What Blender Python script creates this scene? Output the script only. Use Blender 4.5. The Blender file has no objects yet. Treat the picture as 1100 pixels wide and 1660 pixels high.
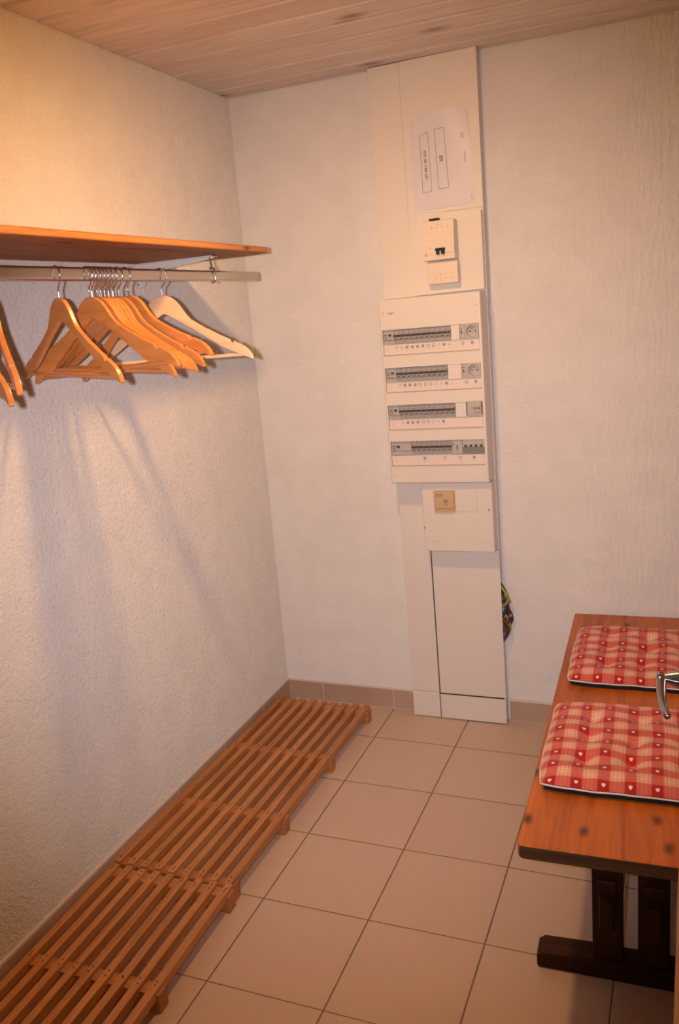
import bpy, bmesh, math, random
from mathutils import Vector, Matrix, Euler
random.seed(7)
S = bpy.context.scene
COL = S.collection
PI = math.pi
H = 2.266          # ceiling height

# ------------------------------------------------------------------ helpers
class MB:
    """collects geometry; build() links it as ONE mesh object"""
    def __init__(s): s.v=[]; s.f=[]; s.m=[]
    def add(s, vs, fs, m=0):
        o=len(s.v); s.v+=[tuple(v) for v in vs]
        for f in fs: s.f.append(tuple(i+o for i in f)); s.m.append(m)
        return s
    def bm(s, b, m=0):
        b.verts.ensure_lookup_table(); b.verts.index_update()
        s.add([v.co[:] for v in b.verts], [[v.index for v in f.verts] for f in b.faces], m); b.free(); return s
    def box(s, x0,x1,y0,y1,z0,z1, m=0, bev=0, seg=2):
        b=bmesh.new(); bmesh.ops.create_cube(b,size=1)
        for v in b.verts:
            v.co=Vector(((x0+x1)/2+v.co.x*(x1-x0),(y0+y1)/2+v.co.y*(y1-y0),(z0+z1)/2+v.co.z*(z1-z0)))
        if bev: bmesh.ops.bevel(b,geom=b.edges[:],offset=bev,segments=seg,profile=.5,affect='EDGES',clamp_overlap=True)
        return s.bm(b,m)
    def prism(s, poly, a0,a1, ax='z', m=0, bev=0, seg=2):
        """poly: 2D list; extruded along ax from a0 to a1"""
        def P(p,t):
            return {'z':(p[0],p[1],t),'y':(p[0],t,p[1]),'x':(t,p[0],p[1])}[ax]
        b=bmesh.new(); A=[b.verts.new(P(p,a0)) for p in poly]; B=[b.verts.new(P(p,a1)) for p in poly]
        n=len(poly); b.faces.new(A[::-1]); b.faces.new(B)
        for i in range(n): b.faces.new((A[i],A[(i+1)%n],B[(i+1)%n],B[i]))
        bmesh.ops.recalc_face_normals(b,faces=b.faces[:])
        if bev:
            es=[e for e in b.edges if abs((e.verts[0].co-e.verts[1].co)['xyz'.index(ax)])<1e-7]
            bmesh.ops.bevel(b,geom=es,offset=bev,segments=seg,profile=.5,affect='EDGES',clamp_overlap=True)
        bmesh.ops.triangulate(b,faces=[f for f in b.faces if len(f.verts)>4])
        return s.bm(b,m)
    def tube(s, path, r, n=8, m=0, closed=False, sq=1.0):
        path=[Vector(p) for p in path]; N=len(path); R=r if isinstance(r,(list,tuple)) else [r]*N
        T=[]
        for i in range(N):
            a=path[(i-1)%N] if (closed or i>0) else path[i]; c=path[(i+1)%N] if (closed or i<N-1) else path[i]
            T.append((c-a).normalized())
        up=Vector((0,0,1)) if abs(T[0].z)<.9 else Vector((1,0,0))
        u=T[0].cross(up).normalized(); vs=[]; fs=[]
        for i in range(N):
            u=(u-T[i]*u.dot(T[i])).normalized(); w=T[i].cross(u)
            for k in range(n):
                a=2*PI*k/n; vs.append(path[i]+(u*math.cos(a)+w*math.sin(a)*sq)*R[i])
        for i in range(N if closed else N-1):
            j=(i+1)%N
            for k in range(n): fs.append((i*n+k,i*n+(k+1)%n,j*n+(k+1)%n,j*n+k))
        if not closed: fs.append(tuple(range(n))[::-1]); fs.append(tuple((N-1)*n+k for k in range(n)))
        return s.add(vs,fs,m)
    def lathe(s, prof, c, ax='z', n=24, m=0, sg=1):
        """prof: (radius, height) list"""
        vs=[];fs=[]
        for r,h in prof:
            for k in range(n):
                a=2*PI*k/n; p=(r*math.cos(a),r*math.sin(a),h*sg)
                p={'z':p,'y':(p[0],p[2],p[1]),'x':(p[2],p[0],p[1])}[ax]
                vs.append((c[0]+p[0],c[1]+p[1],c[2]+p[2]))
        for i in range(len(prof)-1):
            for k in range(n): fs.append((i*n+k,i*n+(k+1)%n,(i+1)*n+(k+1)%n,(i+1)*n+k))
        fs.append(tuple(range(n))); fs.append(tuple((len(prof)-1)*n+k for k in range(n))[::-1])
        return s.add(vs,fs,m)
    def build(s, name, mats, parent=None, loc=None, ang=35, wn=True):
        me=bpy.data.meshes.new(name); me.from_pydata(s.v,[],s.f); me.update()
        b=bmesh.new(); b.from_mesh(me); bmesh.ops.recalc_face_normals(b,faces=b.faces[:]); b.to_mesh(me); b.free()
        if not isinstance(mats,(list,tuple)): mats=[mats]
        for m in mats: me.materials.append(m)
        for p,i in zip(me.polygons,s.m): p.material_index=i; p.use_smooth=True
        me.set_sharp_from_angle(angle=math.radians(ang))
        o=bpy.data.objects.new(name,me); COL.objects.link(o)
        if wn: k=o.modifiers.new('weighted_normals','WEIGHTED_NORMAL'); k.keep_sharp=True; k.weight=60
        if parent: o.parent=parent
        if loc: o.location=loc
        return o

def thing(name,label,cat,loc=(0,0,0),rot=(0,0,0),group=None):
    o=bpy.data.objects.new(name,None); COL.objects.link(o); o.empty_display_size=.05
    o.location=loc; o.rotation_euler=rot; o['label']=label; o['category']=cat
    if group: o['group']=group
    return o
def struct(o,label=None):
    o['kind']='structure'
    if label: o['label']=label
    return o
def copy_tree(o,parent=None):
    c=o.copy(); COL.objects.link(c)
    if parent: c.parent=parent
    for ch in list(o.children): copy_tree(ch,c)
    return c
def text_mesh(body,size,ext=.0002):
    cu=bpy.data.curves.new('t','FONT'); cu.body=body; cu.size=size; cu.extrude=ext; cu.align_x='CENTER'; cu.align_y='CENTER'
    o=bpy.data.objects.new('t',cu); COL.objects.link(o)
    dg=bpy.context.evaluated_depsgraph_get(); dg.update()
    me=o.evaluated_get(dg).to_mesh()
    vs=[v.co.copy() for v in me.vertices]; fs=[tuple(p.vertices) for p in me.polygons]
    o.evaluated_get(dg).to_mesh_clear(); bpy.data.objects.remove(o); bpy.data.curves.remove(cu)
    return vs,fs

# ------------------------------------------------------------------ materials
class NT:
    def __init__(s,name):
        s.mat=bpy.data.materials.new(name); s.mat.use_nodes=True; s.t=s.mat.node_tree; s.N=s.t.nodes
        s.b=s.N['Principled BSDF']
    def n(s,typ,**kw):
        o=s.N.new(typ)
        for k,v in kw.items():
            if k in o.inputs: s.set(o.inputs[k],v)
            else: setattr(o,k,v)
        return o
    def set(s,inp,v):
        if hasattr(v,'links') or isinstance(v,bpy.types.NodeSocket): s.t.links.new(v,inp)
        else: inp.default_value=v
    def math(s,op,a,b=0.0,c=0.0):
        o=s.N.new('ShaderNodeMath'); o.operation=op
        for i,v in enumerate((a,b,c)): s.set(o.inputs[i],v)
        return o.outputs[0]
    def ramp(s,fac,stops,mode='LINEAR'):
        o=s.N.new('ShaderNodeValToRGB'); o.color_ramp.interpolation=mode; e=o.color_ramp.elements
        while len(e)<len(stops): e.new(.5)
        for i,(p,c) in enumerate(stops):
            e[i].position=p; e[i].color=(*c,1) if isinstance(c,(tuple,list)) else (c,c,c,1)
        s.set(o.inputs[0],fac); return o.outputs[0]
    def mix(s,f,a,b,mode='MIX'):
        o=s.N.new('ShaderNodeMix'); o.data_type='RGBA'; o.blend_type=mode
        s.set(o.inputs[0],f)
        for i,v in ((6,a),(7,b)):
            s.set(o.inputs[i],(*v,1) if isinstance(v,tuple) and len(v)==3 else v)
        return o.outputs[2]
    def obj(s): return s.n('ShaderNodeTexCoord').outputs['Object']
    def sep(s,v):
        o=s.N.new('ShaderNodeSeparateXYZ'); s.set(o.inputs[0],v); return o.outputs
    def scale(s,v,sc,loc=(0,0,0)):
        o=s.N.new('ShaderNodeMapping'); s.set(o.inputs[0],v); o.inputs['Scale'].default_value=sc; o.inputs['Location'].default_value=loc; return o.outputs[0]
    def noise(s,v,sc,det=2,rough=.5,dist=0):
        o=s.N.new('ShaderNodeTexNoise'); s.set(o.inputs['Vector'],v); o.inputs['Scale'].default_value=sc
        o.inputs['Detail'].default_value=det; o.inputs['Roughness'].default_value=rough; o.inputs['Distortion'].default_value=dist; return o.outputs[0]
    def bump(s,h,dist,st=1.0,nrm=None):
        o=s.N.new('ShaderNodeBump'); s.set(o.inputs['Height'],h); o.inputs['Distance'].default_value=dist; o.inputs['Strength'].default_value=st
        if nrm is not None: s.set(o.inputs['Normal'],nrm)
        return o.outputs[0]
    def out(s,col=None,rough=None,metal=None,normal=None,**kw):
        for k,v in (('Base Color',col),('Roughness',rough),('Metallic',metal),('Normal',normal)):
            if v is not None: s.set(s.b.inputs[k],(*v,1) if isinstance(v,tuple) and len(v)==3 else v)
        for k,v in kw.items(): s.set(s.b.inputs[k],v)
        return s.mat
def flat(name,col,rough=.5,metal=0,**kw):
    n=NT(name); v=n.noise(n.obj(),60,2); c=n.mix(n.math('MULTIPLY',v,.12),col,tuple(x*.8 for x in col))
    return n.out(c,rough,metal,**kw)

def plaster(name,col,drag=False):
    n=NT(name); o=n.obj()
    a=n.noise(o,210,3,.55); b=n.noise(o,80,3,.55); c=n.noise(o,9,2)
    h=n.math('ADD',n.math('MULTIPLY',a,.6),n.math('ADD',n.math('MULTIPLY',b,.65),n.math('MULTIPLY',c,.6)))
    if drag:
        x=n.sep(o)[0]
        d=n.noise(n.scale(o,(1,1,.16)),75,4,.65)
        msk=n.ramp(x,[(.52,0),(.75,1)])
        # x runs 0..1.7 m: ramp input scaled
        msk=n.ramp(n.math('MULTIPLY',x,.55),[(.5,0),(.85,1)])
        h=n.math('ADD',n.math('MULTIPLY',h,.75),n.math('MULTIPLY',n.math('MULTIPLY',d,msk),1.6))
    col2=n.mix(n.ramp(c,[(.35,0),(.7,1)]),col,tuple(x*.95 for x in col))
    return n.out(col2,.75,0,n.bump(h,.010,.9),**{'Specular IOR Level':.25,'Diffuse Roughness':1.0})

def wood(name,dark,light,axis='y',rough=.4,knots=0.0,scale=1.0,vary=.25,coat=0.0,spec=.5):
    n=NT(name); tc=n.n('ShaderNodeTexCoord'); o=tc.outputs['Object']
    ri=n.n('ShaderNodeObjectInfo').outputs['Random']
    off=n.n('ShaderNodeCombineXYZ'); 
    for i in range(3): n.set(off.inputs[i],n.math('MULTIPLY',ri,[13.,7.,19.][i]))
    va=n.n('ShaderNodeVectorMath',operation='ADD'); n.set(va.inputs[0],o); n.set(va.inputs[1],off.outputs[0]); o=va.outputs[0]
    sc={'x':(.07,1,1),'y':(1,.07,1),'z':(1,1,.07)}[axis]
    st=n.scale(o,sc)
    g=n.noise(st,26*scale,4,.6,1.2); f=n.noise(st,170*scale,2,.6)
    big=n.noise(st,6*scale,2)
    t=n.math('ADD',n.math('MULTIPLY',g,.65),n.math('ADD',n.math('MULTIPLY',f,.2),n.math('MULTIPLY',big,.25)))
    c=n.ramp(t,[(.36,dark),(.70,light)])
    c=n.mix(n.math('MULTIPLY',n.math('SUBTRACT',ri,.3),vary),c,dark)
    if knots:
        vo=n.N.new('ShaderNodeTexVoronoi'); vo.voronoi_dimensions='2D'; n.set(vo.inputs['Vector'],n.scale(o,{'x':(.55,1,.4),'y':(1,.55,.4),'z':(1,.4,.55)}[axis])); vo.inputs['Scale'].default_value=knots
        d=n.math('ADD',vo.outputs['Distance'],n.math('MULTIPLY',n.math('SUBTRACT',n.noise(o,60,2),.5),.08))
        sel=n.math('GREATER_THAN',n.sep(vo.outputs['Color'])[0],.35)
        k=n.math('MULTIPLY',n.ramp(d,[(.03,1),(.13,0)]),sel)
        c=n.mix(n.math('MULTIPLY',k,.85),c,tuple(x*.16 for x in dark))
    return n.out(c,rough,0,n.bump(f,.0004,.5),**{'Coat Weight':coat,'Coat Roughness':.25,'Specular IOR Level':spec})

M={}
M['wall']=plaster('white_plaster',(.82,.80,.775))
M['wall_drag']=plaster('white_dragged_plaster',(.82,.80,.775),True)
M['pvc']=flat('white_pvc',(.80,.76,.69),.38)
M['pvc2']=flat('white_pvc_paint',(.80,.765,.71),.5)
M['pvc_side']=M['pvc']
M['cream']=flat('cream_plastic',(.83,.735,.60),.4)
M['beige']=flat('beige_plastic',(.62,.45,.27),.4)
M['grey_pl']=flat('grey_plastic',(.42,.415,.40),.45)
M['lgrey_pl']=flat('light_grey_plastic',(.50,.48,.45),.4)
M['dgrey_pl']=flat('dark_grey_plastic',(.085,.07,.065),.4)
M['mgrey_pl']=flat('mid_grey_plastic',(.22,.22,.23),.4)
M['black']=flat('black_plastic',(.004,.004,.005),.6)
M['gap']=flat('dark_gap',(.02,.016,.013),.8)
M['blue']=flat('blue_plastic',(.03,.08,.35),.35)
M['ink']=flat('dark_ink',(.10,.085,.085),.7)
M['ink_b']=flat('blue_grey_ink',(.17,.21,.30),.7)
M['ink_p']=flat('pale_grey_ink',(.42,.38,.40),.7)
M['labelw']=flat('label_paper',(.82,.74,.675),.4)
M['paper']=flat('paper_white',(.77,.76,.82),.6)
M['chrome']=flat('chrome',(.75,.75,.76),.12,1)
M['steel']=flat('brushed_rail_steel',(.62,.59,.56),.24,1)
M['nickel']=flat('dark_nickel',(.34,.34,.37),.2,1)
M['brass']=flat('brass',(.75,.42,.14),.3,1)
M['wblue']=flat('blue_wire',(.02,.06,.16),.4); M['wgreen']=flat('yellow_green_wire',(.36,.34,.03),.4)
M['wbrown']=flat('brown_wire',(.11,.035,.015),.4)
M['white_steel']=flat('white_painted_steel',(.78,.78,.78),.35)
M['rail_end']=M['steel']
M['shelfw']=wood('shelf_pine',(.20,.060,.014),(.50,.185,.046),'y',.55,knots=7,coat=.0)
M['hang']=wood('varnished_beech',(.54,.195,.046),(.78,.325,.097),'x',.3,coat=.45,vary=.3)
M['hang_pale']=wood('pale_beech',(.72,.47,.27),(.86,.62,.40),'x',.33,coat=.35,vary=.1)
M['rackw']=wood('slat_wood',(.38,.145,.038),(.68,.32,.115),'y',.45,knots=0,vary=.5,coat=.1)
M['benchw']=wood('bench_pine',(.30,.062,.007),(.60,.165,.018),'y',.40,knots=9,coat=.15,vary=.0)
M['benchend']=wood('dark_end_grain',(.03,.014,.006),(.11,.05,.02),'x',.5)
M['benchleg']=wood('dark_bench_wood',(.018,.006,.003),(.05,.016,.006),'z',.5,spec=.15)
M['doorw']=wood('door_wood',(.42,.2,.07),(.62,.34,.14),'z',.45)

M['bounce_cut']=wood('bounce_cut_dark_wood',(.12,.05,.02),(.24,.11,.045),'z',.6)  # invented dark finish for the unseen right wall, cuts bounced light
# floor tiles
n=NT('floor_tiles'); o=n.obj(); sx,sy,sz=n.sep(o)
T=.3
fx=n.math('DIVIDE',n.math('SUBTRACT',sx,.4555),T); fy=n.math('DIVIDE',n.math('SUBTRACT',sy,-.2411),T)
def edge(n,f):
    w=n.math('SUBTRACT',f,n.math('ROUND',f)); return n.math('ABSOLUTE',w)
ex=edge(n,fx); ey=edge(n,fy)
gx=n.math('LESS_THAN',ex,.0062); gy=n.math('LESS_THAN',ey,.0046)
gr=n.math('MAXIMUM',gx,gy)
comb=n.n('ShaderNodeCombineXYZ'); n.set(comb.inputs[0],n.math('FLOOR',fx)); n.set(comb.inputs[1],n.math('FLOOR',fy))
wn=n.N.new('ShaderNodeTexWhiteNoise'); n.set(wn.inputs[0],comb.outputs[0])
base=n.mix(n.math('MULTIPLY',wn.outputs[0],.6),(.65,.505,.405),(.61,.465,.37))
base=n.mix(n.math('MULTIPLY',n.noise(o,14,4,.6),.5),base,(.56,.425,.335))
grc=n.mix(n.noise(o,25,2),(.16,.095,.055),(.27,.18,.12))
c=n.mix(gr,base,grc)
ed=n.math('MINIMUM',ex,ey); hgt=n.ramp(ed,[(.003,0),(.012,1)])
hh=n.math('ADD',hgt,n.math('MULTIPLY',n.noise(o,220,2),.05))
M['floor']=n.out(c,n.ramp(gr,[(0,.38),(1,.8)]),0,n.bump(hh,.0015,.7))
# skirting tile
n=NT('skirting_tile'); o=n.obj()
M['skirt']=n.out(n.mix(n.noise(o,10,4),(.52,.385,.30),(.44,.32,.245)),.42)
M['grout']=flat('skirting_grout',(.74,.70,.66),.85)
# whitewashed ceiling boards
n=NT('whitewashed_boards'); o=n.obj(); sx,sy,sz=n.sep(o)
pid=n.math('FLOOR',n.math('DIVIDE',sy,.1215))
cb=n.n('ShaderNodeCombineXYZ'); n.set(cb.inputs[0],n.math('MULTIPLY',pid,3.7)); n.set(cb.inputs[1],n.math('MULTIPLY',pid,1.3)); n.set(cb.inputs[2],pid)
va=n.n('ShaderNodeVectorMath',operation='ADD'); n.set(va.inputs[0],o); n.set(va.inputs[1],cb.outputs[0]); ov=va.outputs[0]
g=n.noise(n.scale(ov,(.08,1,1)),40,4,.6,.8)
wn=n.N.new('ShaderNodeTexWhiteNoise'); n.set(wn.inputs[0],cb.outputs[0])
c=n.ramp(g,[(.28,(.72,.61,.55)),(.66,(.90,.85,.81))])
c=n.mix(n.math('MULTIPLY',wn.outputs[0],.45),c,(.66,.55,.49))
vo=n.N.new('ShaderNodeTexVoronoi'); vo.voronoi_dimensions='2D'; n.set(vo.inputs['Vector'],n.scale(ov,(.45,1,1))); vo.inputs['Scale'].default_value=5
k=n.math('MULTIPLY',n.ramp(vo.outputs['Distance'],[(.03,1),(.13,0)]),n.math('GREATER_THAN',n.sep(vo.outputs['Color'])[0],.62))
c=n.mix(n.math('MULTIPLY',k,.6),c,(.13,.065,.035))
M['ceil']=n.out(c,.6,0,n.bump(g,.0006,.4))
M['ceilgap']=flat('ceiling_groove',(.08,.045,.03),.9)
# cushion check fabric
def gingham(name,P,offx,offy):
    n=NT(name); o=n.obj()
    d=n.noise(o,7,2); dd=n.math('MULTIPLY',n.math('SUBTRACT',d,.5),.012)
    sx,sy,sz=n.sep(o)
    u=n.math('DIVIDE',n.math('ADD',n.math('ADD',sx,dd),offx),P); v=n.math('DIVIDE',n.math('ADD',n.math('SUBTRACT',sy,dd),offy),P)
    fu=n.math('SUBTRACT',n.math('SUBTRACT',u,n.math('FLOOR',u)),.5); fv=n.math('SUBTRACT',n.math('SUBTRACT',v,n.math('FLOOR',v)),.5)
    st=[(0,1.),(.40,1.),(.43,.52),(.52,.46),(.54,.10),(.60,.10),(.63,.42),(.72,.42),(.75,.08),(.86,.08),(.88,.22),(1,.22)]
    su=n.ramp(n.math('MULTIPLY',n.math('ABSOLUTE',fu),2.),st); sv=n.ramp(n.math('MULTIPLY',n.math('ABSOLUTE',fv),2.),st)
    s=n.math('MULTIPLY',n.math('ADD',su,sv),.5)
    c=n.ramp(s,[(.03,(.80,.60,.46)),(.25,(.74,.38,.27)),(.52,(.62,.16,.11)),(.78,(.55,.075,.055)),(1,(.40,.010,.010))])
    X=n.math('DIVIDE',fu,.065); Y=n.math('DIVIDE',fv,.065)
    X2=n.math('MULTIPLY',X,X); Y2=n.math('MULTIPLY',Y,Y)
    q=n.math('SUBTRACT',n.math('ADD',X2,Y2),1.); q3=n.math('MULTIPLY',q,n.math('MULTIPLY',q,q))
    hf=n.math('SUBTRACT',q3,n.math('MULTIPLY',X2,n.math('MULTIPLY',Y2,Y)))
    c=n.mix(n.math('LESS_THAN',hf,0.),c,(.85,.72,.66))
    we=n.noise(o,900,1)
    return n.out(c,.9,0,n.bump(we,.0006,.6),**{'Sheen Weight':.15})
M['check']=gingham('red_check_heart_fabric',.0565,.037,.0538)
M['piping']=flat('white_piping',(.78,.72,.70),.85)
M['blackfab']=flat('black_fabric',(.010,.009,.011),.95)
# clear plastic sleeve
n=NT('clear_sleeve'); M['sleeve']=n.out((.95,.95,.97),.30,0,n.bump(n.noise(n.obj(),7,2,.5),.006,.5),**{'Alpha':.14,'Specular IOR Level':.9})
n=NT('lamp_glass'); n.b.inputs['Emission Color'].default_value=(1,.45,.16,1); n.b.inputs['Emission Strength'].default_value=6; M['bulb']=n.out((1,.9,.8),.4)

# ------------------------------------------------------------------ setting
XR_,YF=1.62,-2.36
struct(MB().box(-.12,1.75,-3.6,.12,-.10,0).build('floor',M['floor']))
struct(MB().box(-.12,0,YF-.1,.12,0,H+.05).build('wall_left',M['wall']))
struct(MB().box(0,XR_+.12,0,.12,0,H+.05).build('wall_back',M['wall_drag']))
struct(MB().box(XR_,XR_+.12,YF-.1,0,0,H+.05).build('wall_right',M['bounce_cut']))
fw=MB(); fw.box(0,.74,YF-.1,YF,0,H+.05); fw.box(.74,1.53,YF-.1,YF,2.05,H+.05); fw.box(1.53,XR_,YF-.1,YF,0,H+.05)
struct(fw.build('wall_front',M['wall']))
# ceiling of tongue and groove boards running across the room
cm=MB(); y=-.0; k=0
cm.box(0,XR_,YF,0,H+.012,H+.04,1)
yb=-.004
while yb>YF:
    y0=max(yb-.1215+.009,YF)
    b=bmesh.new(); poly=[(y0,H+.02),(y0,H+.006),(y0+.004,H),(yb-.006,H),(yb,H+.007),(yb,H+.02)]
    cm.prism(poly,.001,XR_-.001,'x',0)
    yb-=.1215
struct(cm.build('ceiling',[M['ceil'],M['ceilgap']],ang=20))
# skirting tiles
def skirting(name,segs,axis):
    m=MB()
    for a,b in segs:
        if axis=='x': m.box(a+.0012,b-.0012,-.0095,-.0005,.0015,.0785,0,.0012,1)
        else: m.box(.0005,.0095,a+.0012,b-.0012,.0015,.0785,0,.0012,1)
    lo=min(s[0] for s in segs); hi=max(s[1] for s in segs)
    return m,lo,hi
sg=[(.0095,.158)]+[(.158,.4555)]+[(.4555,.545)]; m,lo,hi=skirting('b',sg,'x'); m.box(lo,hi,-.008,0,.0,.0825,1)
m2,lo,hi=skirting('b',[(.905,1.0555),(1.0555,1.3555),(1.3555,XR_)],'x'); m.add(m2.v,m2.f); m.box(lo,hi,-.008,0,0,.0825,1)
struct(m.build('baseboard_back',[M['skirt'],M['grout']]))
yy=[0]+[-.2411-.3*i for i in range(8)]+[YF]; yy=[a for a in yy if a>=YF]
m,lo,hi=skirting('l',[(b,a) for a,b in zip(yy,yy[1:]) if a-b>.02],'y'); m.box(0,.008,lo,hi,0,.0825,1)
struct(m.build('baseboard_left',[M['skirt'],M['grout']]))
# door frame lining
m=MB(); m.box(.74,.765,YF-.11,YF+.01,0,2.05); m.box(1.53,1.555,YF-.11,YF+.01,0,2.05); m.box(.74,1.555,YF-.11,YF+.01,2.03,2.055)
struct(m.build('trim_1',M['doorw']))

# open door on the right, edge-on to the camera (leans very slightly)
TL=.0165
door=MB().box(0,.04,0,.705,.008,2.02,0,.003).build('door_1',M['doorw'])
door.location=(1.4770,-2.365,0); door.rotation_euler=(0,TL,0); struct(door)
hd=MB()
hy,hz=.66,.991
path=[(-.0,hy,hz),(-.010,hy,hz),(-.019,hy,hz),(-.0245,hy,hz),(-.0285,hy,hz)]
hd.lathe([(.0135,-.004),(.0135,.004),(.0122,.009),(.0098,.016),(.0066,.0245),(.0056,.0265),(.0078,.029),(.0084,.0325),(.0076,.0352),(.004,.0365)],(0,hy,hz),'x',20,0,-1)
lev=[(-.0300,hy,hz-.001),(-.0300,hy-.014,hz-.004),(-.0292,hy-.03,hz-.008),(-.0270,hy-.055,hz-.011),(-.0235,hy-.078,hz-.011),(-.0205,hy-.094,hz-.009),(-.020,hy-.097,hz-.0088)]
hd.tube(lev,[.0062,.0066,.0062,.0055,.0052,.0048,.002],12)
h=hd.build('door_handle',M['nickel'],door,ang=60)
h['label']='dark nickel lever handle'

# ------------------------------------------------------------------ coat shelf and rail
ZS=1.6965
sh=thing('coat_shelf','long varnished wooden shelf board on the left wall above the clothes rail','shelf',(0,-1.2,ZS))
bd=MB()
# plan outline (x, y) relative to root
bd.prism([(.001,.700),(.345,.668),(.357,.660),(.362,.645),(.362,-.98),(.001,-.98)],0,.0165,'z',0,.003,2)
M['shelf_lit_edge']=wood('shelf_pine_lit_edge',(.36,.13,.032),(.68,.32,.10),'y',.45,knots=9,vary=0)  # same pine, lightened: lamp and flash light on the edges put into the colour
bo=bd.build('shelf_board',[M['shelfw'],M['shelf_lit_edge']],sh)
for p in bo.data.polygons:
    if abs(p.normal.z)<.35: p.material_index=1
br=MB(); by=.512
br.prism([(0.0,-.001),(.262,-.001),(.262,-.008),(.05,-.030),(.022,-.066),(0.0,-.068)],by-.002,by+.002,'y',0)
br.box(0.0005,.004,by-.016,by+.016,-.070,0,0,.001); br.box(.0005,.262,by-.014,by+.014,-.004,-.0005,0,.001)
bo=br.build('shelf_bracket',M['white_steel'],sh); bo['label']='white steel bracket'
MB().lathe([(.0045,0),(.0045,.0012),(.002,.002)],(.004,by,-.058),'x',12).build('screw',M['black'],bo)
# rail
XR,ZR=.25,1.6555
rl=thing('clothes_rail','flat oval chrome clothes rail slung under the wooden shelf','rail',(XR,-1.2,ZR-.0142))
rm=MB(); a,bb=.0075,.0142; prof=[]
for i in range(24):
    t=2*PI*i/24; ca,sa=math.cos(t),math.sin(t)
    prof.append((a*math.copysign(abs(ca)**.55,ca),bb*math.copysign(abs(sa)**.45,sa)))
rm.prism(prof,-.95,.782,'y',0)
rm.build('rail_tube',M['steel'],rl,ang=40)
hk=MB(); yy0=.512
hk.box(-.022,.022,yy0-.006,yy0+.006,.0505,.0545,0,.001)
hk.tube([(0.0,yy0,.052),(0.001,yy0,.042),(.002,yy0,.030),(.004,yy0,.022)],.0028,8)
hk.tube([(-.004,yy0,.021),(.004,yy0,.0225),(.010,yy0,.018),(.0112,yy0,.008),(.0112,yy0,-.006),(.010,yy0,-.015),(.004,yy0,-.019),(-.003,yy0,-.018)],.0026,8)
hk.tube([(.0005,yy0-.006,.017),(.004,yy0,.022),(.0005,yy0+.006,.017)],.0022,8)
hk.build('rail_hook',M['chrome'],rl,ang=60)

# ------------------------------------------------------------------ hangers
OUT=[(0,-.064),(.012,-.0655),(.024,-.0715),(.034,-.0805),(.043,-.0915),(.052,-.107),(.060,-.1195),(.069,-.1295),(.080,-.1372),(.100,-.1505),(.117,-.1604),(.140,-.1738),(.158,-.1827),
     (.1655,-.1872),(.1665,-.1935),(.1725,-.1960),(.1742,-.1908),(.183,-.1958),(.194,-.2015),(.2045,-.209),(.213,-.218),(.2195,-.2285),(.222,-.2380)]
INN=[(.2195,-.2405),(.212,-.2372),(.19,-.2265),(.165,-.2155),(.141,-.2026),(.107,-.1790),(.075,-.1565),(.052,-.1413),(.032,-.1285),(.017,-.1195),(.007,-.1135),(0,-.1115)]
outline=OUT+INN[:-1]+[(0,-.1115)]+[(-x,z) for x,z in INN[:-1]][::-1]+[(-x,z) for x,z in OUT[1:]][::-1]
def make_hanger(label,mat,loc,th,ro):
    t=thing('coat_hanger',label,'hanger',loc,(0,0,0),'wooden coat hangers on the rail')
    t.rotation_euler=(Matrix.Rotation(th,3,'Z')@Matrix.Rotation(ro,3,'Y')).to_euler()
    MB().prism(outline,-.0055,.0055,'y',0,.0022,2).build('hanger_body',mat,t)
    MB().tube([(-.203,0,-.2275),(0,0,-.2275),(.203,0,-.2275)],.0048,10).build('trouser_bar',mat,t)
    R=.0185; pts=[]
    for i in range(19):
        a=math.radians(195-i*(195+42)/18); pts.append((R*math.cos(a),0,-R+.0015+R*math.sin(a)))
    pts+=[(.0085,0,-.0375),(.003,0,-.0425),(.0005,0,-.047),(0,0,-.053),(0,0,-.070)]
    MB().tube(pts,.0017,8).build('hanger_hook',M['chrome'],t,ang=80)
    return t
hang0=make_hanger('pale wooden hanger hanging alone nearest the far end of the rail',M['hang_pale'],(XR,-.9504,ZR),.2754,.002)
hang1=make_hanger('orange varnished hanger hanging alone just left of the bunch of hangers',M['hang'],(XR,-1.3437,ZR),-.421,.0228)
def dup_hanger(src,label,y0,th,ro):
    c=copy_tree(src); c.location=(XR,y0,ZR); c['label']=label
    c.rotation_euler=(Matrix.Rotation(th,3,'Z')@Matrix.Rotation(ro,3,'Y')).to_euler()
    return c
for label,y0,th,ro in [
  ('frontmost hanger of the tight bunch, its whole broad face showing',-1.244,-.117,-.052),
  ('low tilted hanger, second in the bunch, its tip poking out below the front one',-1.229,-.115,.048),
  ('third hanger of the tight bunch, a thin strip right behind the front two',-1.2145,-.118,-.025),
  ('fourth hanger of the tight bunch, counted from the front',-1.200,-.1162,-.0086),
  ('fifth hanger of the tight bunch, counted from the front',-1.1855,-.110,.004),
  ('sixth hanger of the tight bunch, counted from the front',-1.170,-.106,.011),
  ('third hanger from the back of the bunch, tilted with its right tip low',-1.152,-.085,.038),
  ('second hanger from the back of the bunch, half hidden under the rearmost one',-1.132,-.086,-.006),
  ('rearmost hanger of the bunch, tilted up with its notched right arm clear of the others',-1.101,-.185,-.110),
  ('hanger cut by the left picture edge, upper of the two tips there',-1.5424,-.713,-.0095),
  ('hanger cut by the left picture edge, lower and nearer of the two tips there',-1.6106,-.555,.0633)]:
    dup_hanger(hang1,label,y0,th,ro)

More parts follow.
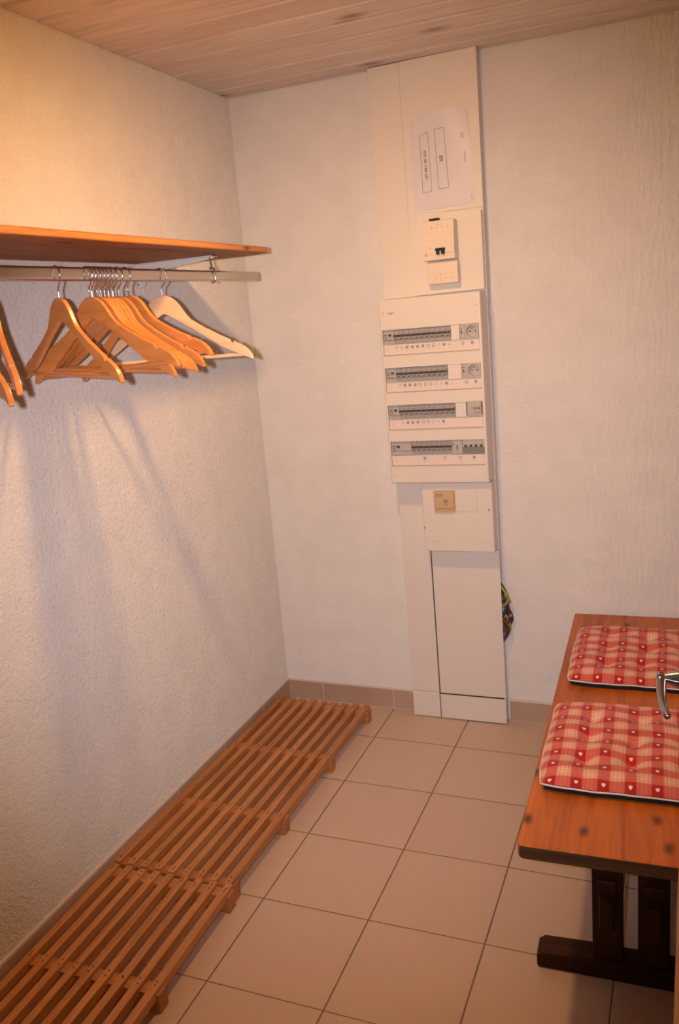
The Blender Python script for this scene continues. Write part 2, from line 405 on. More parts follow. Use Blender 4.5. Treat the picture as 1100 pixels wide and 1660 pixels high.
# ------------------------------------------------------------------ slatted floor racks
def make_rack(label,loc,rz,y0,y1,battens,n=9,pitch=.0445,screwy=()):
    t=thing('slatted_floor_rack',label,'floor rack',loc,(0,0,rz),'wooden slatted racks along the left wall')
    W=.0212
    for i in range(n):
        xr=i*pitch; m=MB(); j=(random.random()-.5)*.008
        m.box(xr,xr+W,y1+j*.5,y0+j,.0355,.060,0,.0018,2)
        for by_ in battens:
            for d in (-.008,.008):
                m.lathe([(.0026,0),(.0026,.0006)],(xr+W*.5+(random.random()-.5)*.004,by_+d*random.choice((1,1,0.2)),.0598),'z',8,1)
        m.build('slat',[M['rackw'],M['dgrey_pl']],t)
    x1=(n-1)*pitch+W
    for by_ in battens:
        m=MB(); hw=.0175
        m.prism([(by_-hw,0.0005),(by_+hw,0.0005),(by_+hw,.049),(by_-hw,.049)],.0,x1+.006,'x',0,.003,2)
        m.build('batten',M['rackw_x'],t)
    return t
M['rackw_x']=wood('batten_wood',(.32,.12,.035),(.60,.27,.10),'x',.5,vary=.4)
RX=.0195
make_rack('far slatted wooden floor rack reaching to the back wall corner',(RX,-.115,0),-.012,.0,-1.065,[-.02,-.375,-.735,-1.045])
make_rack('near slatted wooden floor rack running out of the picture at the lower left',(RX-.006,-1.192,0),.022,.0,-1.08,[-.02,-.357,-.715,-1.06])

# ------------------------------------------------------------------ bench
BZ=.44; BR=.0294
bt=thing('wooden_bench','orange brown varnished pine bench with two red check cushions','bench',(1.374,-.679,0),(0,0,BR))
def rrect(x0,x1,y0,y1,rs,n=6):
    out=[]
    for (cx,cy,a0,r) in ((x1-rs[0],y1-rs[0],0,rs[0]),(x0+rs[1],y1-rs[1],90,rs[1]),(x0+rs[2],y0+rs[2],180,rs[2]),(x1-rs[3],y0+rs[3],270,rs[3])):
        for i in range(n+1):
            a=math.radians(a0+90*i/n); out.append((cx+r*math.cos(a),cy+r*math.sin(a)))
    return out
tp=MB().prism(rrect(-.21,.21,-.668,.664,(.004,.004,.016,.016)),BZ-.031,BZ,'z',0,.004,2).build('bench_top',[M['benchw'],M['benchend']],bt)
for p in tp.data.polygons:
    if abs(p.normal.y)>.75: p.material_index=1
def foot(y0,y1,nm='sled_foot'):
    m=MB(); pr=[(-.203,.006),(-.197,.0005),(.197,.0005),(.205,.006),(.205,.030),(.196,.042),(.10,.046),(-.09,.046),(-.190,.042),(-.203,.032)]
    m.prism(pr,y0,y1,'y',0,.004,2); return m.build(nm,M['benchleg2'],bt)
M['benchleg2']=wood('dark_bench_wood_across',(.020,.007,.003),(.065,.021,.007),'x',.5,spec=.15)
for s in (-1,1):
    yo=s*.463; foot(yo-.031,yo+.031)
    for cx in (-.046,.051):
        MB().box(cx-.033,cx+.033,yo-.018,yo+.018,.044,BZ-.030,0,.003).build('upright',M['benchleg'],bt)
    MB().box(-.18,.18,yo-.020,yo+.020,BZ-.066,BZ-.0315,0,.004).build('cross_bearer',M['benchleg2'],bt)
for cx in (-.046,.051):
    st=MB().box(cx-.014,cx+.014,-.535,.535,.165,.235,0,.003).build('stretcher',M['benchleg_y'] if 'benchleg_y' in M else M['benchleg'],bt)
    for s in (-1,1):
        yk=s*.496
        MB().prism([(cx-.020,.262),(cx+.020,.262),(cx+.016,.140),(cx-.016,.140)],yk-.0075,yk+.0075,'y',0,.002,1).build('wedge_key',M['benchleg'],st)

# ------------------------------------------------------------------ cushions
def make_cushion(label,loc,rz,seed,tex):
    t=thing('seat_cushion',label,'cushion',loc,(0,0,rz),'red check cushions on the bench')
    rnd=random.Random(seed); W=.205; N=72
    tufts=[(-.075,-.075),(.075,-.075),(-.075,.075),(.075,.075),(0,0)] if False else [(x,y) for x in (-.105,0.0,.105) for y in (-.105,0.0,.105)]
    tufts=[(x+rnd.uniform(-.008,.008),y+rnd.uniform(-.008,.008)) for x,y in tufts]
    ph=[rnd.uniform(0,6) for _ in range(8)]
    def edge(x,y):
        # wavy outline
        wx=1+.006*math.sin(5*y/W+ph[0])+.0025*math.sin(13*y/W+ph[1]); wy=1+.006*math.sin(5*x/W+ph[2])+.003*math.sin(12*x/W+ph[3])
        return x*wx,y*wy
    def top(u,v):
        e=(1-abs(u)**5)*(1-abs(v)**5); x,y=u*W,v*W
        z=.0265*max(e,0)**.55
        for tx,ty in tufts:
            d=math.hypot(x-tx,y-ty); z-=.0165*math.exp(-(d/.019)**2)*min(1,max(e,0)*1.5)+.006*math.exp(-(d/.045)**2)
        # creases between tufts
        for c in (-.105,0,.105):
            z-=.0014*math.exp(-((x-c)/.018)**2)*max(e,0)+.0022*math.exp(-((y-c)/.014)**2)*max(e,0)
        z+=(.0030*math.sin(38*x+ph[4])*math.sin(31*y+ph[5])+.0016*math.sin(70*y+20*x+ph[6]))*max(e,0)
        return max(z,.0015)
    vs=[];fs=[]
    for j in range(N+1):
        for i in range(N+1):
            u=-1+2*i/N; v=-1+2*j/N
            # rounded corners
            k=1-.035*(abs(u)*abs(v))**6
            x,y=edge(u*W*k,v*W*k); vs.append((x,y,.018+top(u,v)+.0015*math.sin(17*u+ph[6])*math.sin(13*v+ph[7])))
    for j in range(N):
        for i in range(N): a=j*(N+1)+i; fs.append((a,a+1,a+N+2,a+N+1))
    m=MB().add(vs,fs)
    ring=[i for i in range(N)]+[i*(N+1)+N for i in range(N)]+[N*(N+1)+N-i for i in range(N)]+[(N-i)*(N+1) for i in range(N)]
    # underside closes the pillow
    lo=[(vs[i][0]*.985,vs[i][1]*.985,.0155) for i in ring]; R=len(ring); b=len(m.v); m.v+=lo
    for i in range(R): m.f.append((ring[i],ring[(i+1)%R],b+(i+1)%R,b+i)); m.m.append(0)
    m.f.append(tuple(b+i for i in range(R))[::-1]); m.m.append(0)
    m.build('cushion_cover',tex,t,ang=70)
    pth=[(vs[i][0]*1.004,vs[i][1]*1.004,vs[i][2]-.0035) for i in ring[::2]]
    MB().tube(pth,.0021,6,closed=True).build('piping',M['piping'],t,ang=80)
    # dark backing pad
    bp_=[(vs[i][0]*.975,vs[i][1]*.975) for i in ring[::3]]
    MB().prism(bp_,.0005,.0160,'z',0).build('backing_pad',M['blackfab'],t)
    return t
make_cushion('red check heart cushion nearer the front end of the bench',(1.392,-.938,BZ),BR,3,M['check'])
make_cushion('red check heart cushion at the far end of the bench by the wall',(1.389,-.392,BZ),BR-.01,5,M['check'])

# ------------------------------------------------------------------ electrical column
LEAN=-.0073; GX=.72
def groot(name,label,cat): return thing(name,label,cat,(GX,0,0.0),(0,LEAN,0))
XL,XM,XRt=-.172,-.0665,.182
tr=groot('cable_trunking','tall white plastic cable trunking running from floor to ceiling on the back wall','trunking')
MB().box(XL,XM-.0008,-.046,-.0005,.106,2.2645,0,.002).build('left_cover',M['pvc2'],tr)
MB().box(XL,XM-.0008,-.0475,-.0005,.004,.1045,0,.002).build('left_plinth',M['pvc2'],tr)
m=MB(); m.box(XM+.0002,XRt,-.048,-.044,1.80,2.2645,0,.0012); m.box(XM-.001,XRt-.006,-.044,-.0005,1.50,2.264); m.box(XRt-.005,XRt-.001,-.044,-.0005,1.5,2.263)
m.build('upper_cover',M['pvc2'],tr)
MB().box(XM+.0008,XRt,-.048,-.043,.668,1.798,0,.0012).build('middle_cover',M['pvc2'],tr)
m=MB(); m.box(XM+.0045,XRt,-.050,-.046,.106,.665,0,.0012); m.build('lower_cover',M['pvc2'],tr)
m=MB(); m.box(XM+.0025,XRt-.0015,-.048,-.044,.004,.0995,0,.0012); m.build('lower_plinth',M['pvc2'],tr)
m=MB(); m.box(XM+.001,XRt-.008,-.043,-.0005,.004,.93,0)
m.build('inner_channel',M['gap'],tr)
# right side wall of the trunking, with a ragged cut-out where the cables come through
m=MB(); m.prism([(-.0455,.004),(-.0005,.004),(-.0005,.312),(-.026,.318),(-.030,.348),(-.022,.372),(-.0225,.455),(-.030,.470),(-.040,.492),(-.040,.525),(-.026,.548),(-.0005,.553),(-.0005,1.50),(-.0455,1.50)],XRt-.0065,XRt-.003,'x',0)
m.build('side_wall',M['pvc'],tr)

cb=groot('cable_bundle','blue, brown and yellow-green wires bulging out of the trunking side near the floor','cables')
def wire(z0,z1,bul,yo,mat,r=.0042,yb=0.0,nm='wire'):
    pts=[]
    for i in range(13):
        t=i/12; z=z0+(z1-z0)*t; x=.168+bul*math.sin(PI*t)**.8+.002*math.sin(9*t+yo*300)
        pts.append((x,yo+yb*math.sin(PI*t),z))
    return MB().tube(pts,r,8).build(nm,mat,cb,ang=80)
wire(.548,.40,.030,-.026,M['wblue'],.0048,-.006)
wire(.535,.44,.034,-.032,M['wgreen'],.0046,-.008)
wire(.50,.345,.036,-.020,M['wbrown'],.0046,-.006)
wire(.47,.35,.041,-.014,M['wblue'],.0056,-.004)
wire(.43,.325,.036,-.018,M['wgreen'],.0044,-.006)
wire(.42,.312,.030,-.030,M['wbrown'],.0050,-.006)
wire(.405,.318,.022,-.036,M['dgrey_pl'],.0055,-.006)
wire(.54,.33,.020,-.012,M['wbrown'],.005,0)
for z,x in ((.470,.206),(.420,.207)):
    MB().lathe([(.001,-.009),(.005,-.0085),(.0062,0),(.005,.006),(.001,.0075)],(x,-.029,z),'y',14).build('brass_connector',M['brass'],cb,ang=60)

# paper in a plastic sleeve
ps=groot('document_sleeve','sheet with two printed boxes in a clear sleeve high on the white trunking','document')
def sheet(u,v,off=0):
    # u,v 0..1, bulged and with the upper left corner drawn in
    xl=-.0445+.003*v; xr=.1625-.0150*v
    zt=2.0955+.0105*math.sin(PI*min(1,u*1.0))-.0165*(1-u)**4
    zb=1.8085+.003*u
    x=xl+(xr-xl)*u; z=zb+(zt-zb)*v
    y=-.0490-.0045*math.sin(PI*u)*(.4+.6*v)-.010*v**3*math.sin(PI*u*.9+.2)-off
    return (x,y,z)
def sheet_mesh(off,u0=0,u1=1,v0=0,v1=1,N=20):
    vs=[];fs=[]
    for j in range(N+1):
        for i in range(N+1): vs.append(sheet(u0+(u1-u0)*i/N,v0+(v1-v0)*j/N,off))
    for j in range(N):
        for i in range(N): a=j*(N+1)+i; fs.append((a,a+1,a+N+2,a+N+1))
    return vs,fs
MB().add(*sheet_mesh(0,.02,.98,.015,.985)).build('paper_sheet',M['paper'],ps,ang=80)
pm=MB()
def pline(u0,v0,u1,v1,w):
    # thin printed bar between two sheet positions
    n=10; vs=[];fs=[]
    du,dv=u1-u0,v1-v0; L=math.hypot(du*.2,dv*.29); nu,nv=-dv*.29/L*w/.2,du*.2/L*w/.29
    for i in range(n+1):
        t=i/n
        for s in (-.5,.5): vs.append(sheet(u0+du*t+nu*s,v0+dv*t+nv*s,.0006))
    for i in range(n): fs.append((2*i,2*i+1,2*i+3,2*i+2))
    pm.add(vs,fs)
def pbox(u0,v0,u1,v1,w=.0013):
    pline(u0,v0,u1,v0,w);pline(u1,v0,u1,v1,w);pline(u1,v1,u0,v1,w);pline(u0,v1,u0,v0,w)
pbox(.165,.195,.31,.80); pbox(.425,.205,.585,.81)
rnd=random.Random(2)
v=.335
for w,(n_) in zip(range(4),(5,6,4,6)):
    for i in range(n_):
        hgt=rnd.uniform(.0055,.0085); uu=.215+.01*0; 
        pline(uu,v,uu+.045,v,.0022 if rnd.random()<.6 else .0012)
        if rnd.random()<.5: pline(uu+(.0 if rnd.random()<.5 else .04),v-.004,uu+(.0 if rnd.random()<.5 else .04),v+.006,.0011)
        v+=.0128
    v+=.012
for dv in (0,.020,.040): 
    pline(.475,.49+dv,.53,.49+dv,.003); pline(.478,.485+dv,.478,.50+dv,.0016); pline(.527,.485+dv,.527,.50+dv,.0016)
for k_ in range(3): pline(.855+.018*k_,.69,.855+.018*k_,.75,.0011)
pline(.885,.44,.885,.56,.0016); pline(.935,.04,.935,.10,.0014)
pm.build('printing',M['ink'],ps,ang=80)
MB().add(*sheet_mesh(.0012,0,1,0,1)).build('plastic_sleeve',M['sleeve'],ps,ang=80)

# main breaker plate
mp=groot('main_breaker_panel','white mounting plate with the main circuit breaker, above the fuse board','breaker')
m=MB(); m.prism([(-.0540,1.5445),(.1790,1.5475),(.1790,1.7895),(-.0530,1.8060)],-.072,-.0495,'y',0,.0022,2); m.build('mounting_plate',M['pvc'],mp)
MB().box(-.1560,-.0550,-.0545,-.0485,1.5435,1.7425,0,.0012).build('side_plate',M['pvc'],mp)
bk=MB(); yf=-.122
bk.box(-.0025,.1015,-.118,-.073,1.6485,1.7700,0,.004); bk.box(-.0015,.1010,-.1235,-.117,1.6490,1.7375,0,.002); bk.box(.040,.1010,-.1265,-.120,1.6690,1.6975,0,.0015)
bo=bk.build('breaker_body',M['cream'],mp)
MB().box(.0020,.1040,-.110,-.073,1.5748,1.6425,0,.004).build('terminal_cover',M['cream'],mp)
m=MB(); m.box(.0405,.0720,-.137,-.128,1.6765,1.6845,0,.0015); m.box(.0435,.0525,-.137,-.1255,1.6650,1.680,0,.0015); m.box(.0600,.0700,-.137,-.1255,1.6650,1.680,0,.0015)
o=m.build('switch_lever',M['black'],bo); o['label']='black rocker lever'
MB().box(.0200,.0520,-.113,-.095,1.7705,1.7775,0,.0015).build('wire_seal',M['black'],bo)
m=MB()
for x,z in ((.050,1.757),(.052,1.583),(.048,1.604)): m.lathe([(.0022,0),(.0022,.0006)],(x,-.1182 if z>1.7 else -.1101,z),'y',10,0,-1)
for x in (.03,.047,.064,.081): m.box(x-.001,x+.001,-.1184,-.1178,1.744,1.752); m.box(x-.001,x+.0015,-.1104,-.1099,1.590,1.597)
m.box(.004,.060,-.1238,-.1233,1.6675,1.6682); m.box(.008,.096,-.1104,-.1099,1.6046,1.6052)
m.box(.012,.024,-.1238,-.1233,1.689,1.690); m.box(.0035,.010,-.1238,-.1233,1.6625,1.671); m.box(.021,.0245,-.1238,-.1233,1.683,1.688)
m.build('markings',M['ink_br'] if 'ink_br' in M else M['beige'],bo)

# distribution board
db=groot('distribution_board','large white fuse board with four rows of circuit breakers on the trunking','fuse board')
X0,X1,Z0,Z1,YF2=-.164,.178,.924,1.5415,-.137
rows=[(1.4435,1.3585),(1.3185,1.2360),(1.1935,1.1085),(1.0700,.9840)]
ox0,ox1=-.1555,.1690
xs=[X0,ox0,ox1,X1]; zs=[Z0]+sorted([z for r in rows for z in r])+[Z1]
vs=[];fs=[]
idx={}
b=bmesh.new()
def V(x,y,z):
    k_=(round(x,5),round(y,5),round(z,5))
    if k_ not in idx: idx[k_]=b.verts.new((x,y,z))
    return idx[k_]
def Q(*ps):
    try: b.faces.new([V(*p) for p in ps])
    except ValueError: pass
holes=[(min(r),max(r)) for r in rows]
for j in range(len(zs)-1):
    for i in range(3):
        xa,xb,za,zb=xs[i],xs[i+1],zs[j],zs[j+1]
        if i==1 and (za,zb) in holes:
            yi=YF2+.016
            Q((xa,YF2,za),(xa,yi,za),(xa,yi,zb),(xa,YF2,zb)); Q((xb,YF2,za),(xb,yi,za),(xb,yi,zb),(xb,YF2,zb))
            Q((xa,YF2,za),(xb,YF2,za),(xb,yi,za),(xa,yi,za)); Q((xa,YF2,zb),(xb,YF2,zb),(xb,yi,zb),(xa,yi,zb))
            Q((xa,yi,za),(xb,yi,za),(xb,yi,zb),(xa,yi,zb))
        else: Q((xa,YF2,za),(xb,YF2,za),(xb,YF2,zb),(xa,YF2,zb))
for j in range(len(zs)-1):
    za,zb=zs[j],zs[j+1]
    for x in (X0,X1): Q((x,YF2,za),(x,-.0505,za),(x,-.0505,zb),(x,YF2,zb))
for i in range(3):
    xa,xb=xs[i],xs[i+1]
    for z in (Z0,Z1): Q((xa,YF2,z),(xb,YF2,z),(xb,-.0505,z),(xa,-.0505,z))
es=[e for e in b.edges if all(abs(v.co.y-YF2)<1e-6 for v in e.verts) and (all(v.co.x in (0,) or abs(v.co.x-X0)<1e-4 for v in e.verts) or all(abs(v.co.x-X1)<1e-4 for v in e.verts) or all(abs(v.co.z-Z0)<1e-4 for v in e.verts) or all(abs(v.co.z-Z1)<1e-4 for v in e.verts))]
bmesh.ops.recalc_face_normals(b,faces=b.faces[:])
bmesh.ops.bevel(b,geom=es,offset=.005,segments=3,profile=.5,affect='EDGES')
MB().bm(b).build('board_cover',M['pvc'],db)
MOD=.0175
def bk_mesh():
    m=MB(); w=MOD*.97/2
    # side profile (y,z) relative to the window centre
    m.prism([(-.122,-.0235),(-.127,-.0215),(-.127,-.0105),(-.1335,-.0085),(-.1335,.0105),(-.127,.0125),(-.127,.0225),(-.122,.0235)],-w,w,'x',0,.0006,1)
    m.box(-.0045,.0045,-.1340,-.1333,-.0075,-.0045,1); m.box(-.003,.0025,-.1275,-.1268,-.0185,-.0178,1)
    return m
bkm=bk_mesh().build('circuit_breaker',[M['grey_pl'],M['dgrey_pl']],db)
tgm=MB().box(-.0080,.0080,-.1405,-.1330,.0005,.0075,0,.0012,1).build('toggle',M['dgrey_pl'],bkm)
tg2=MB().box(-.0045,.0045,-.1375,-.1330,-.0040,.0005,0,.0008,1).build('toggle_tip',M['lgrey_pl'],bkm)
first=[True]
def breaker(x,zc):
    if first[0]: bkm.location=(x,0,zc); first[0]=False; return
    c=copy_tree(bkm,db); c.location=(x,0,zc)
def rcd(x0,x1,zc):
    m=MB(); m.box(x0+.0003,x1-.0003,-.127,-.121,zc-.0235,zc+.0235,0,.0008,1); m.box(x0+.0003,x1-.0003,-.1335,-.126,zc-.0095,zc+.0125,0,.0008,1)
    for dz in (-.006,.002,.009): m.box(x0+.003,x0+.013,-.1340,-.1333,zc+dz-.0012,zc+dz+.0012,1)
    m.box(x0+.018,x0+.027,-.1340,-.1333,zc-.0085,zc-.0070,1)
    o=m.build('residual_current_switch',[M['lgrey_pl'],M['dgrey_pl']],db)
    MB().box(x0+.0185,x0+.028,-.139,-.1330,zc+.004,zc+.0105,0,.0012,1).build('toggle',M['blue'],o)
def blank(x0,x1,zc):
    MB().box(x0,x1,-.1345,-.121,zc-.0235,zc+.0245,0,.001,1).build('blank_plate',M['pvc2'],db)
def strip(r,icons,cols):
    zt=r[0]-.0500; zb=r[1]+.002
    s_=MB(); s_.box(ox0+.001,ox1-.001,-.1345,-.121,zb,zt,0,.001,1)
    o=s_.build('label_strip',M['labelw'],db)
    m=MB(); zc=zt-.0095; s2=.0045
    for x,c in zip(icons,cols):
        if c==3: m.box(x-s2,x+s2,-.1349,-.1344,zc+.0015,zc+.0030,2); m.box(x-s2,x+s2,-.1349,-.1344,zc-.0030,zc-.0015,2)
        else:
            t=.0011
            m.box(x-s2,x+s2,-.1349,-.1344,zc+s2-t,zc+s2,c); m.box(x-s2,x+s2,-.1349,-.1344,zc-s2,zc-s2+t,c)
            m.box(x-s2,x-s2+t,-.1349,-.1344,zc-s2,zc+s2,c); m.box(x+s2-t,x+s2,-.1349,-.1344,zc-s2,zc+s2,c)
            if c in (1,): m.box(x-.0022,x+.0022,-.1349,-.1344,zc-.0028,zc+.0022,c)
        m.box(x-.004,x+.004,-.1349,-.1344,zc-.0115,zc-.0108,2)
    m.box(ox0+.012,ox0+.019,-.1349,-.1344,zc-.009,zc-.0082,2)
    m.build('pictograms',[M['ink'],M['ink_b'],M['ink_p']],o)
    f=MB(); f.box(ox0,ox1,-.1385,-.134,r[1]-.0005,r[1]+.0022,0,.0006,1)
    f.build('flap_edge',M['flap'],db)
M['flap']=flat('flap_plastic',(.60,.46,.36),.35)
M['ink_br']=flat('brown_marking',(.42,.30,.19),.6)
def socket(x0,x1,xs_,zc):
    m=MB(); m.box(x0,xs_-.0008,-.1335,-.121,zc-.0235,zc+.0215,0,.001,1)
    m.lathe([(.0021,0),(.0021,.0006)],(x0+.0055,-.1335,zc+.009),'y',10,1,-1); m.box(x0+.0035,x0+.0075,-.1342,-.1333,zc-.007,zc+.003,1)
    m.build('pilot_switch',[M['lgrey_pl'],M['dgrey_pl']],db)
    cx=(xs_+x1)/2; cz=zc-.0005; R=.0182
    m=MB(); n=32
    # plate with a round well
    ring=[(cx+R*math.cos(2*PI*k/n),cz+R*math.sin(2*PI*k/n)) for k in range(n)]
    def sq(k):
        a=2*PI*k/n; c_,s_=math.cos(a),math.sin(a); hw=(x1-xs_)/2; hh=.0225; t=min(hw/abs(c_) if abs(c_)>1e-6 else 9,hh/abs(s_) if abs(s_)>1e-6 else 9)
        return (cx+c_*t,cz+s_*t)
    outer=[sq(k) for k in range(n)]; yp=-.1365; yw=-.1240
    vs=[(x,yp,z) for x,z in outer]+[(x,yp,z) for x,z in ring]+[(cx+(x-cx)*.96,yw,cz+(z-cz)*.96) for x,z in ring]+[(x,-.121,z) for x,z in outer]
    fs=[]
    for k in range(n):
        j=(k+1)%n
        fs+=[(k,j,n+j,n+k),(n+k,n+j,2*n+j,2*n+k),(k,j,3*n+j,3*n+k)]
    fs.append(tuple(2*n+k for k in range(n)))
    m.add(vs,fs)
    for dx in (-.0092,.0092): m.lathe([(.0026,0),(.0026,.0007)],(cx+dx,yw,cz-.001),'y',12,1,-1)
    m.lathe([(.0020,0),(.0020,.010),(.001,.0112)],(cx,yw,cz+.0085),'y',10,2,-1)
    m.build('power_socket',[M['lgrey_pl'],M['dgrey_pl'],M['chrome']],db)
zc=[1.4185,1.2938,1.1683,1.0450]
# row 1
rcd(-.1535,-.1185,zc[0]); [breaker(-.1185+MOD*(i+.5)+.0002,zc[0]) for i in range(11)]; blank(.0765,.1045,zc[0]); socket(.1055,.1675,.1233,zc[0]+.002)
strip(rows[0],[-.1094,-.0915,-.0739,-.0557,-.0378,-.0195,-.0012,.0170,.0345,.0519,.0700,.1139,.1446],[2,2,1,1,1,1,0,0,3,1,3,0,1])
rcd(-.1535,-.1185,zc[1]); [breaker(-.1185+MOD*(i+.5)+.0002,zc[1]) for i in range(10)]; blank(.0590,.1050,zc[1]); socket(.1060,.1680,.1240,zc[1]+.003)
strip(rows[1],[-.1075,-.0900,-.0725,-.0545,-.0367,-.0190,-.0010,.0170,.0350,.0530,.1195,.1500],[2,1,1,1,0,0,0,3,3,1,0,1])
rcd(-.1525,-.1175,zc[2]); [breaker(-.1175+MOD*(i+.5)+.0002,zc[2]) for i in range(11)]; blank(.0775,.1130,zc[2])
strip(rows[2],[-.1060,-.0885,-.0712,-.0535,-.0355,-.0178,-.0003,.0170,.0350],[3,1,1,1,0,0,3,3,1])
tm=MB(); tm.box(.1145,.1685,-.1395,-.121,zc[2]-.0195,zc[2]+.0285,0,.003,2)
to=tm.build('timer_module',[M['beige2'] if 'beige2' in M else M['lgrey_pl'],M['dgrey_pl']],db)
m=MB()
for x in (.1415,.1495,.1572):
    m.box(x-.0018,x+.0018,-.1402,-.1394,zc[2]+.001,zc[2]+.0085,0); m.box(x-.0015,x+.0015,-.1400,-.1394,zc[2]-.0105,zc[2]-.008,0)
m.box(.1160,.1180,-.1400,-.1394,zc[2]-.017,zc[2]+.026); m.box(.1645,.1680,-.1400,-.1394,zc[2]-.014,zc[2]+.026)
m.build('timer_buttons',M['dgrey_pl'],to)
m=MB(); m.box(-.1525,-.0835,-.1275,-.121,zc[3]-.0235,zc[3]+.0235,0,.0008,1); m.box(-.1525,-.0835,-.1335,-.126,zc[3]-.0075,zc[3]+.0125,0,.0008,1)
for dz in (-.006,.002,.009): m.box(-.1495,-.1395,-.1340,-.1333,zc[3]+dz-.0012,zc[3]+dz+.0012,1)
o=m.build('wide_residual_current_switch',[M['lgrey_pl'],M['dgrey_pl']],db)
MB().box(-.1345,-.1235,-.139,-.1330,zc[3]+.003,zc[3]+.0100,0,.0012,1).build('toggle',M['blue'],o)
[breaker(-.0825+MOD*(i+.5),zc[3]) for i in range(8)]
m=MB(); m.box(.0585,.0935,-.1330,-.121,zc[3]-.0235,zc[3]+.0235,0,.001,1); m.box(.0740,.0775,-.1337,-.1328,zc[3]-.009,zc[3]+.007,1); m.box(.0610,.0645,-.1337,-.1328,zc[3]+.009,zc[3]+.013,1)
m.build('relay_module',[M['lgrey_pl'],M['dgrey_pl']],db)
m=MB(); m.box(.0945,.1685,-.1330,-.121,zc[3]-.0235,zc[3]+.0245,0,.001,1); m.box(.0945,.1685,-.1362,-.1325,zc[3]-.0195,zc[3]-.0005,1,.001,1)
for i in range(4): m.box(.1010+i*.0175,.1090+i*.0175,-.1385,-.1325,zc[3]+.0005,zc[3]+.0080,2,.0008,1)
m.build('four_pole_switch',[M['lgrey_pl'],M['mgrey_pl'],M['dgrey_pl']],db)
strip(rows[3],[-.0377,.0323,.0852,.1319],[1,0,0,1])
vs,fs=text_mesh('hager',.0105)
MB().add([(-.1213+v.x*1.0,YF2-.0004-v.z,1.4972+v.y) for v in vs],fs).build('maker_mark',M['ink_b'],db)
m=MB()
for x,z in ((-.147,1.502),(-.1478,1.496),(.1625,1.499),(-.152,.950),(.168,.949)): m.lathe([(.0022,0),(.0022,.0005)],(x,YF2-.0001,z),'y',10,0,-1)
m.build('cover_screws',M['flap'],db)

# telephone socket box
tb=groot('socket_box','white box with a beige telephone socket below the fuse board','socket box')
MB().box(-.0655,.1800,-.110,-.0505,.6740,.9185,0,.004,3).build('box_cover',M['pvc'],tb)
m=MB(); m.box(-.0212,.0522,-.1180,-.109,.8170,.8935,0,.002,2); m.box(-.0200,.0510,-.1245,-.117,.8330,.8925,0,.002,2)
pl=m.build('telephone_socket',M['beige'],tb); pl['label']='beige telephone socket plate marked DTI'
m=MB(); vs,fs=text_mesh('DTI',.0150,.0002)
m.add([(.0005+v.x,-.1248-v.z,.8775+v.y) for v in vs],fs)
s2=.0060; cx,cz=.0225,.8585; t=.0009
for (a_,b_,c_,d_) in ((cx-s2,cx+s2,cz+s2-t,cz+s2),(cx-s2,cx+s2,cz-s2,cz-s2+t),(cx-s2,cx-s2+t,cz-s2,cz+s2),(cx+s2-t,cx+s2,cz-s2,cz+s2),(cx-s2,cx+s2,cz-.0150,cz-.0142),(cx-s2,cx-s2+t,cz-.015,cz-.0085),(cx+s2-t,cx+s2,cz-.015,cz-.0085)):
    m.box(a_,b_,-.1250,-.1244,c_,d_)
vs,fs=text_mesh('@',.0085,.0002); m.add([(cx+v.x,-.1248-v.z,cz+v.y) for v in vs],fs)
m.build('lettering',M['ink_dti'] if 'ink_dti' in M else M['ink'],pl)
m=MB(); m.box(.0540,.1270,-.1114,-.109,.8170,.8945,0,.0008,1); m.build('blank_socket_plate',M['pvc'],tb)
m=MB()
def fr(x0,x1,z0,z1,y,t):
    m.box(x0,x1,y-.0003,y,z1-t,z1); m.box(x1-t,x1,y-.0003,y,z0,z1); m.box(x0,x1,y-.0003,y,z0,z0+t)
fr(.0535,.1275,.8165,.8950,-.1101,.0008)
for x,z in ((-.0516,.8717),(.1558,.8738),(-.0496,.7121),(.1561,.7118)): m.lathe([(.0017,0),(.0017,.0006)],(x,-.1100,z),'y',10,0,-1)
m.box(-.030,-.014,-.1104,-.1099,.7092,.7108)
m.build('cover_marks',M['flap'],tb)
m=MB(); m.lathe([(.0032,0),(.003,.001),(.0015,.0016)],(.1669,-.110,.8241),'y',12,0,-1); m.lathe([(.0028,0),(.0026,.001),(.0012,.0016)],(-.0626,-.110,.7594),'y',12,0,-1)
m.build('screw',M['mgrey_pl'],tb)

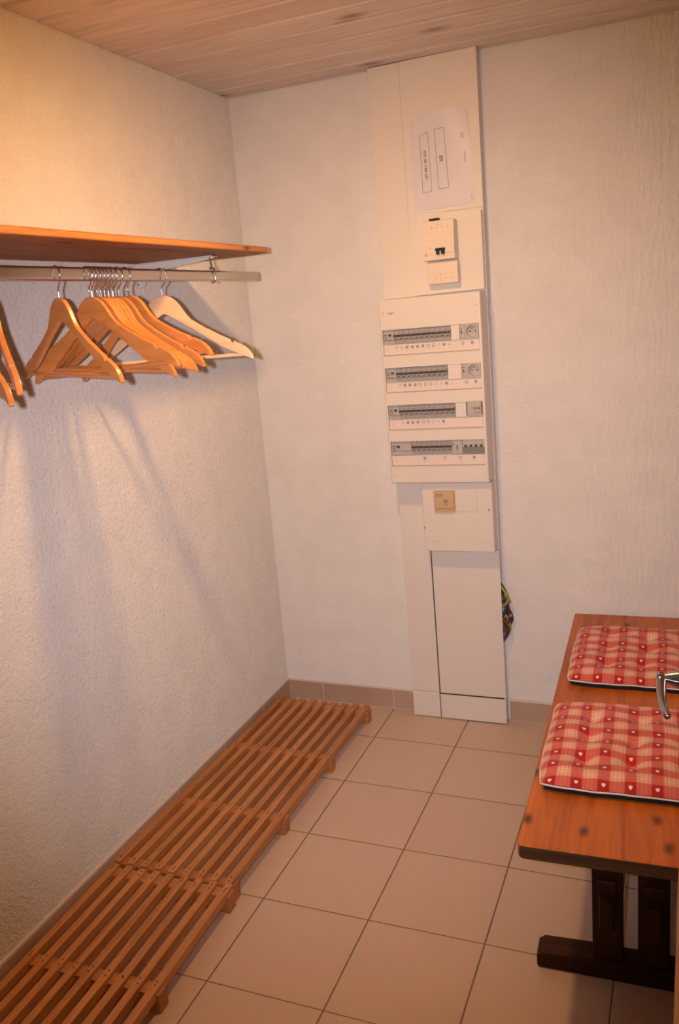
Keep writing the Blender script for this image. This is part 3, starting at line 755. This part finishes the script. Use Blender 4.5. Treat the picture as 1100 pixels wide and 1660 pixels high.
# ------------------------------------------------------------------ ceiling lamp just above the frame
LX,LY,LZ=.79,-1.235,2.150
lp=thing('ceiling_lamp','small round white ceiling lamp with an open bottom','lamp',(LX,LY,H))
m=MB(); m.lathe([(.055,0),(.055,-.02),(.03,-.024),(.018,-.03)],(0,0,0),'z',24); m.build('ceiling_rose',M['white_steel'],lp)
vs=[];fs=[];n=28
for r,z in ((.018,-.028),(.05,-.045),(.075,-.085),(.085,-.108),(.083,-.108),(.073,-.085),(.048,-.047),(.016,-.031)):
    for k in range(n): vs.append((r*math.cos(2*PI*k/n),r*math.sin(2*PI*k/n),z))
for i in range(7):
    for k in range(n): fs.append((i*n+k,i*n+(k+1)%n,(i+1)*n+(k+1)%n,(i+1)*n+k))
MB().add(vs,fs).build('lamp_shade',M['white_steel'],lp)
MB().lathe([(.004,-.030),(.012,-.033),(.012,-.042),(.017,-.050),(.017,-.055),(.010,-.060),(.003,-.0615)],(0,0,0),'z',20).build('bulb',M['bulb'],lp)
ld=bpy.data.lights.new('lamp_light','POINT'); ld.energy=35; ld.color=(1,.535,.185); ld.shadow_soft_size=.045
lo=bpy.data.objects.new('lamp_light',ld); COL.objects.link(lo); lo.location=(LX,LY,LZ+.022)

# ------------------------------------------------------------------ camera and its flash
cd=bpy.data.cameras.new('camera'); cam=bpy.data.objects.new('camera',cd); COL.objects.link(cam)
cd.sensor_fit='VERTICAL'; cd.sensor_height=24; cd.sensor_width=24*1100/1660; cd.lens=1368.54/1660*24
cam.location=(1.48906,-2.85085,1.51314); cam.rotation_euler=tuple(math.radians(a) for a in (76.6813,4.6464,21.7243))
cd.clip_start=.01
S.camera=cam
R=Euler(cam.rotation_euler).to_matrix()
fd=bpy.data.lights.new('camera_flash','SPOT'); fd.energy=132; fd.color=(1,.875,.90); fd.spot_size=math.radians(74); fd.spot_blend=1.0; fd.shadow_soft_size=.012
fo=bpy.data.objects.new('camera_flash',fd); COL.objects.link(fo)
fo.location=cam.location+R@Vector((-.075,.012,-.02))
fo.scale=(1,.95,1)
fo.rotation_euler=(R@Euler((math.radians(1),math.radians(-3),0)).to_matrix()).to_euler()

w=bpy.data.worlds.new('world'); S.world=w; w.use_nodes=True
w.node_tree.nodes['Background'].inputs[0].default_value=(1,.75,.6,1); w.node_tree.nodes['Background'].inputs[1].default_value=.03
vs_=S.view_settings; vs_.view_transform='Standard'; vs_.look='None'; vs_.gamma=1; vs_.use_curve_mapping=False; vs_.exposure=0
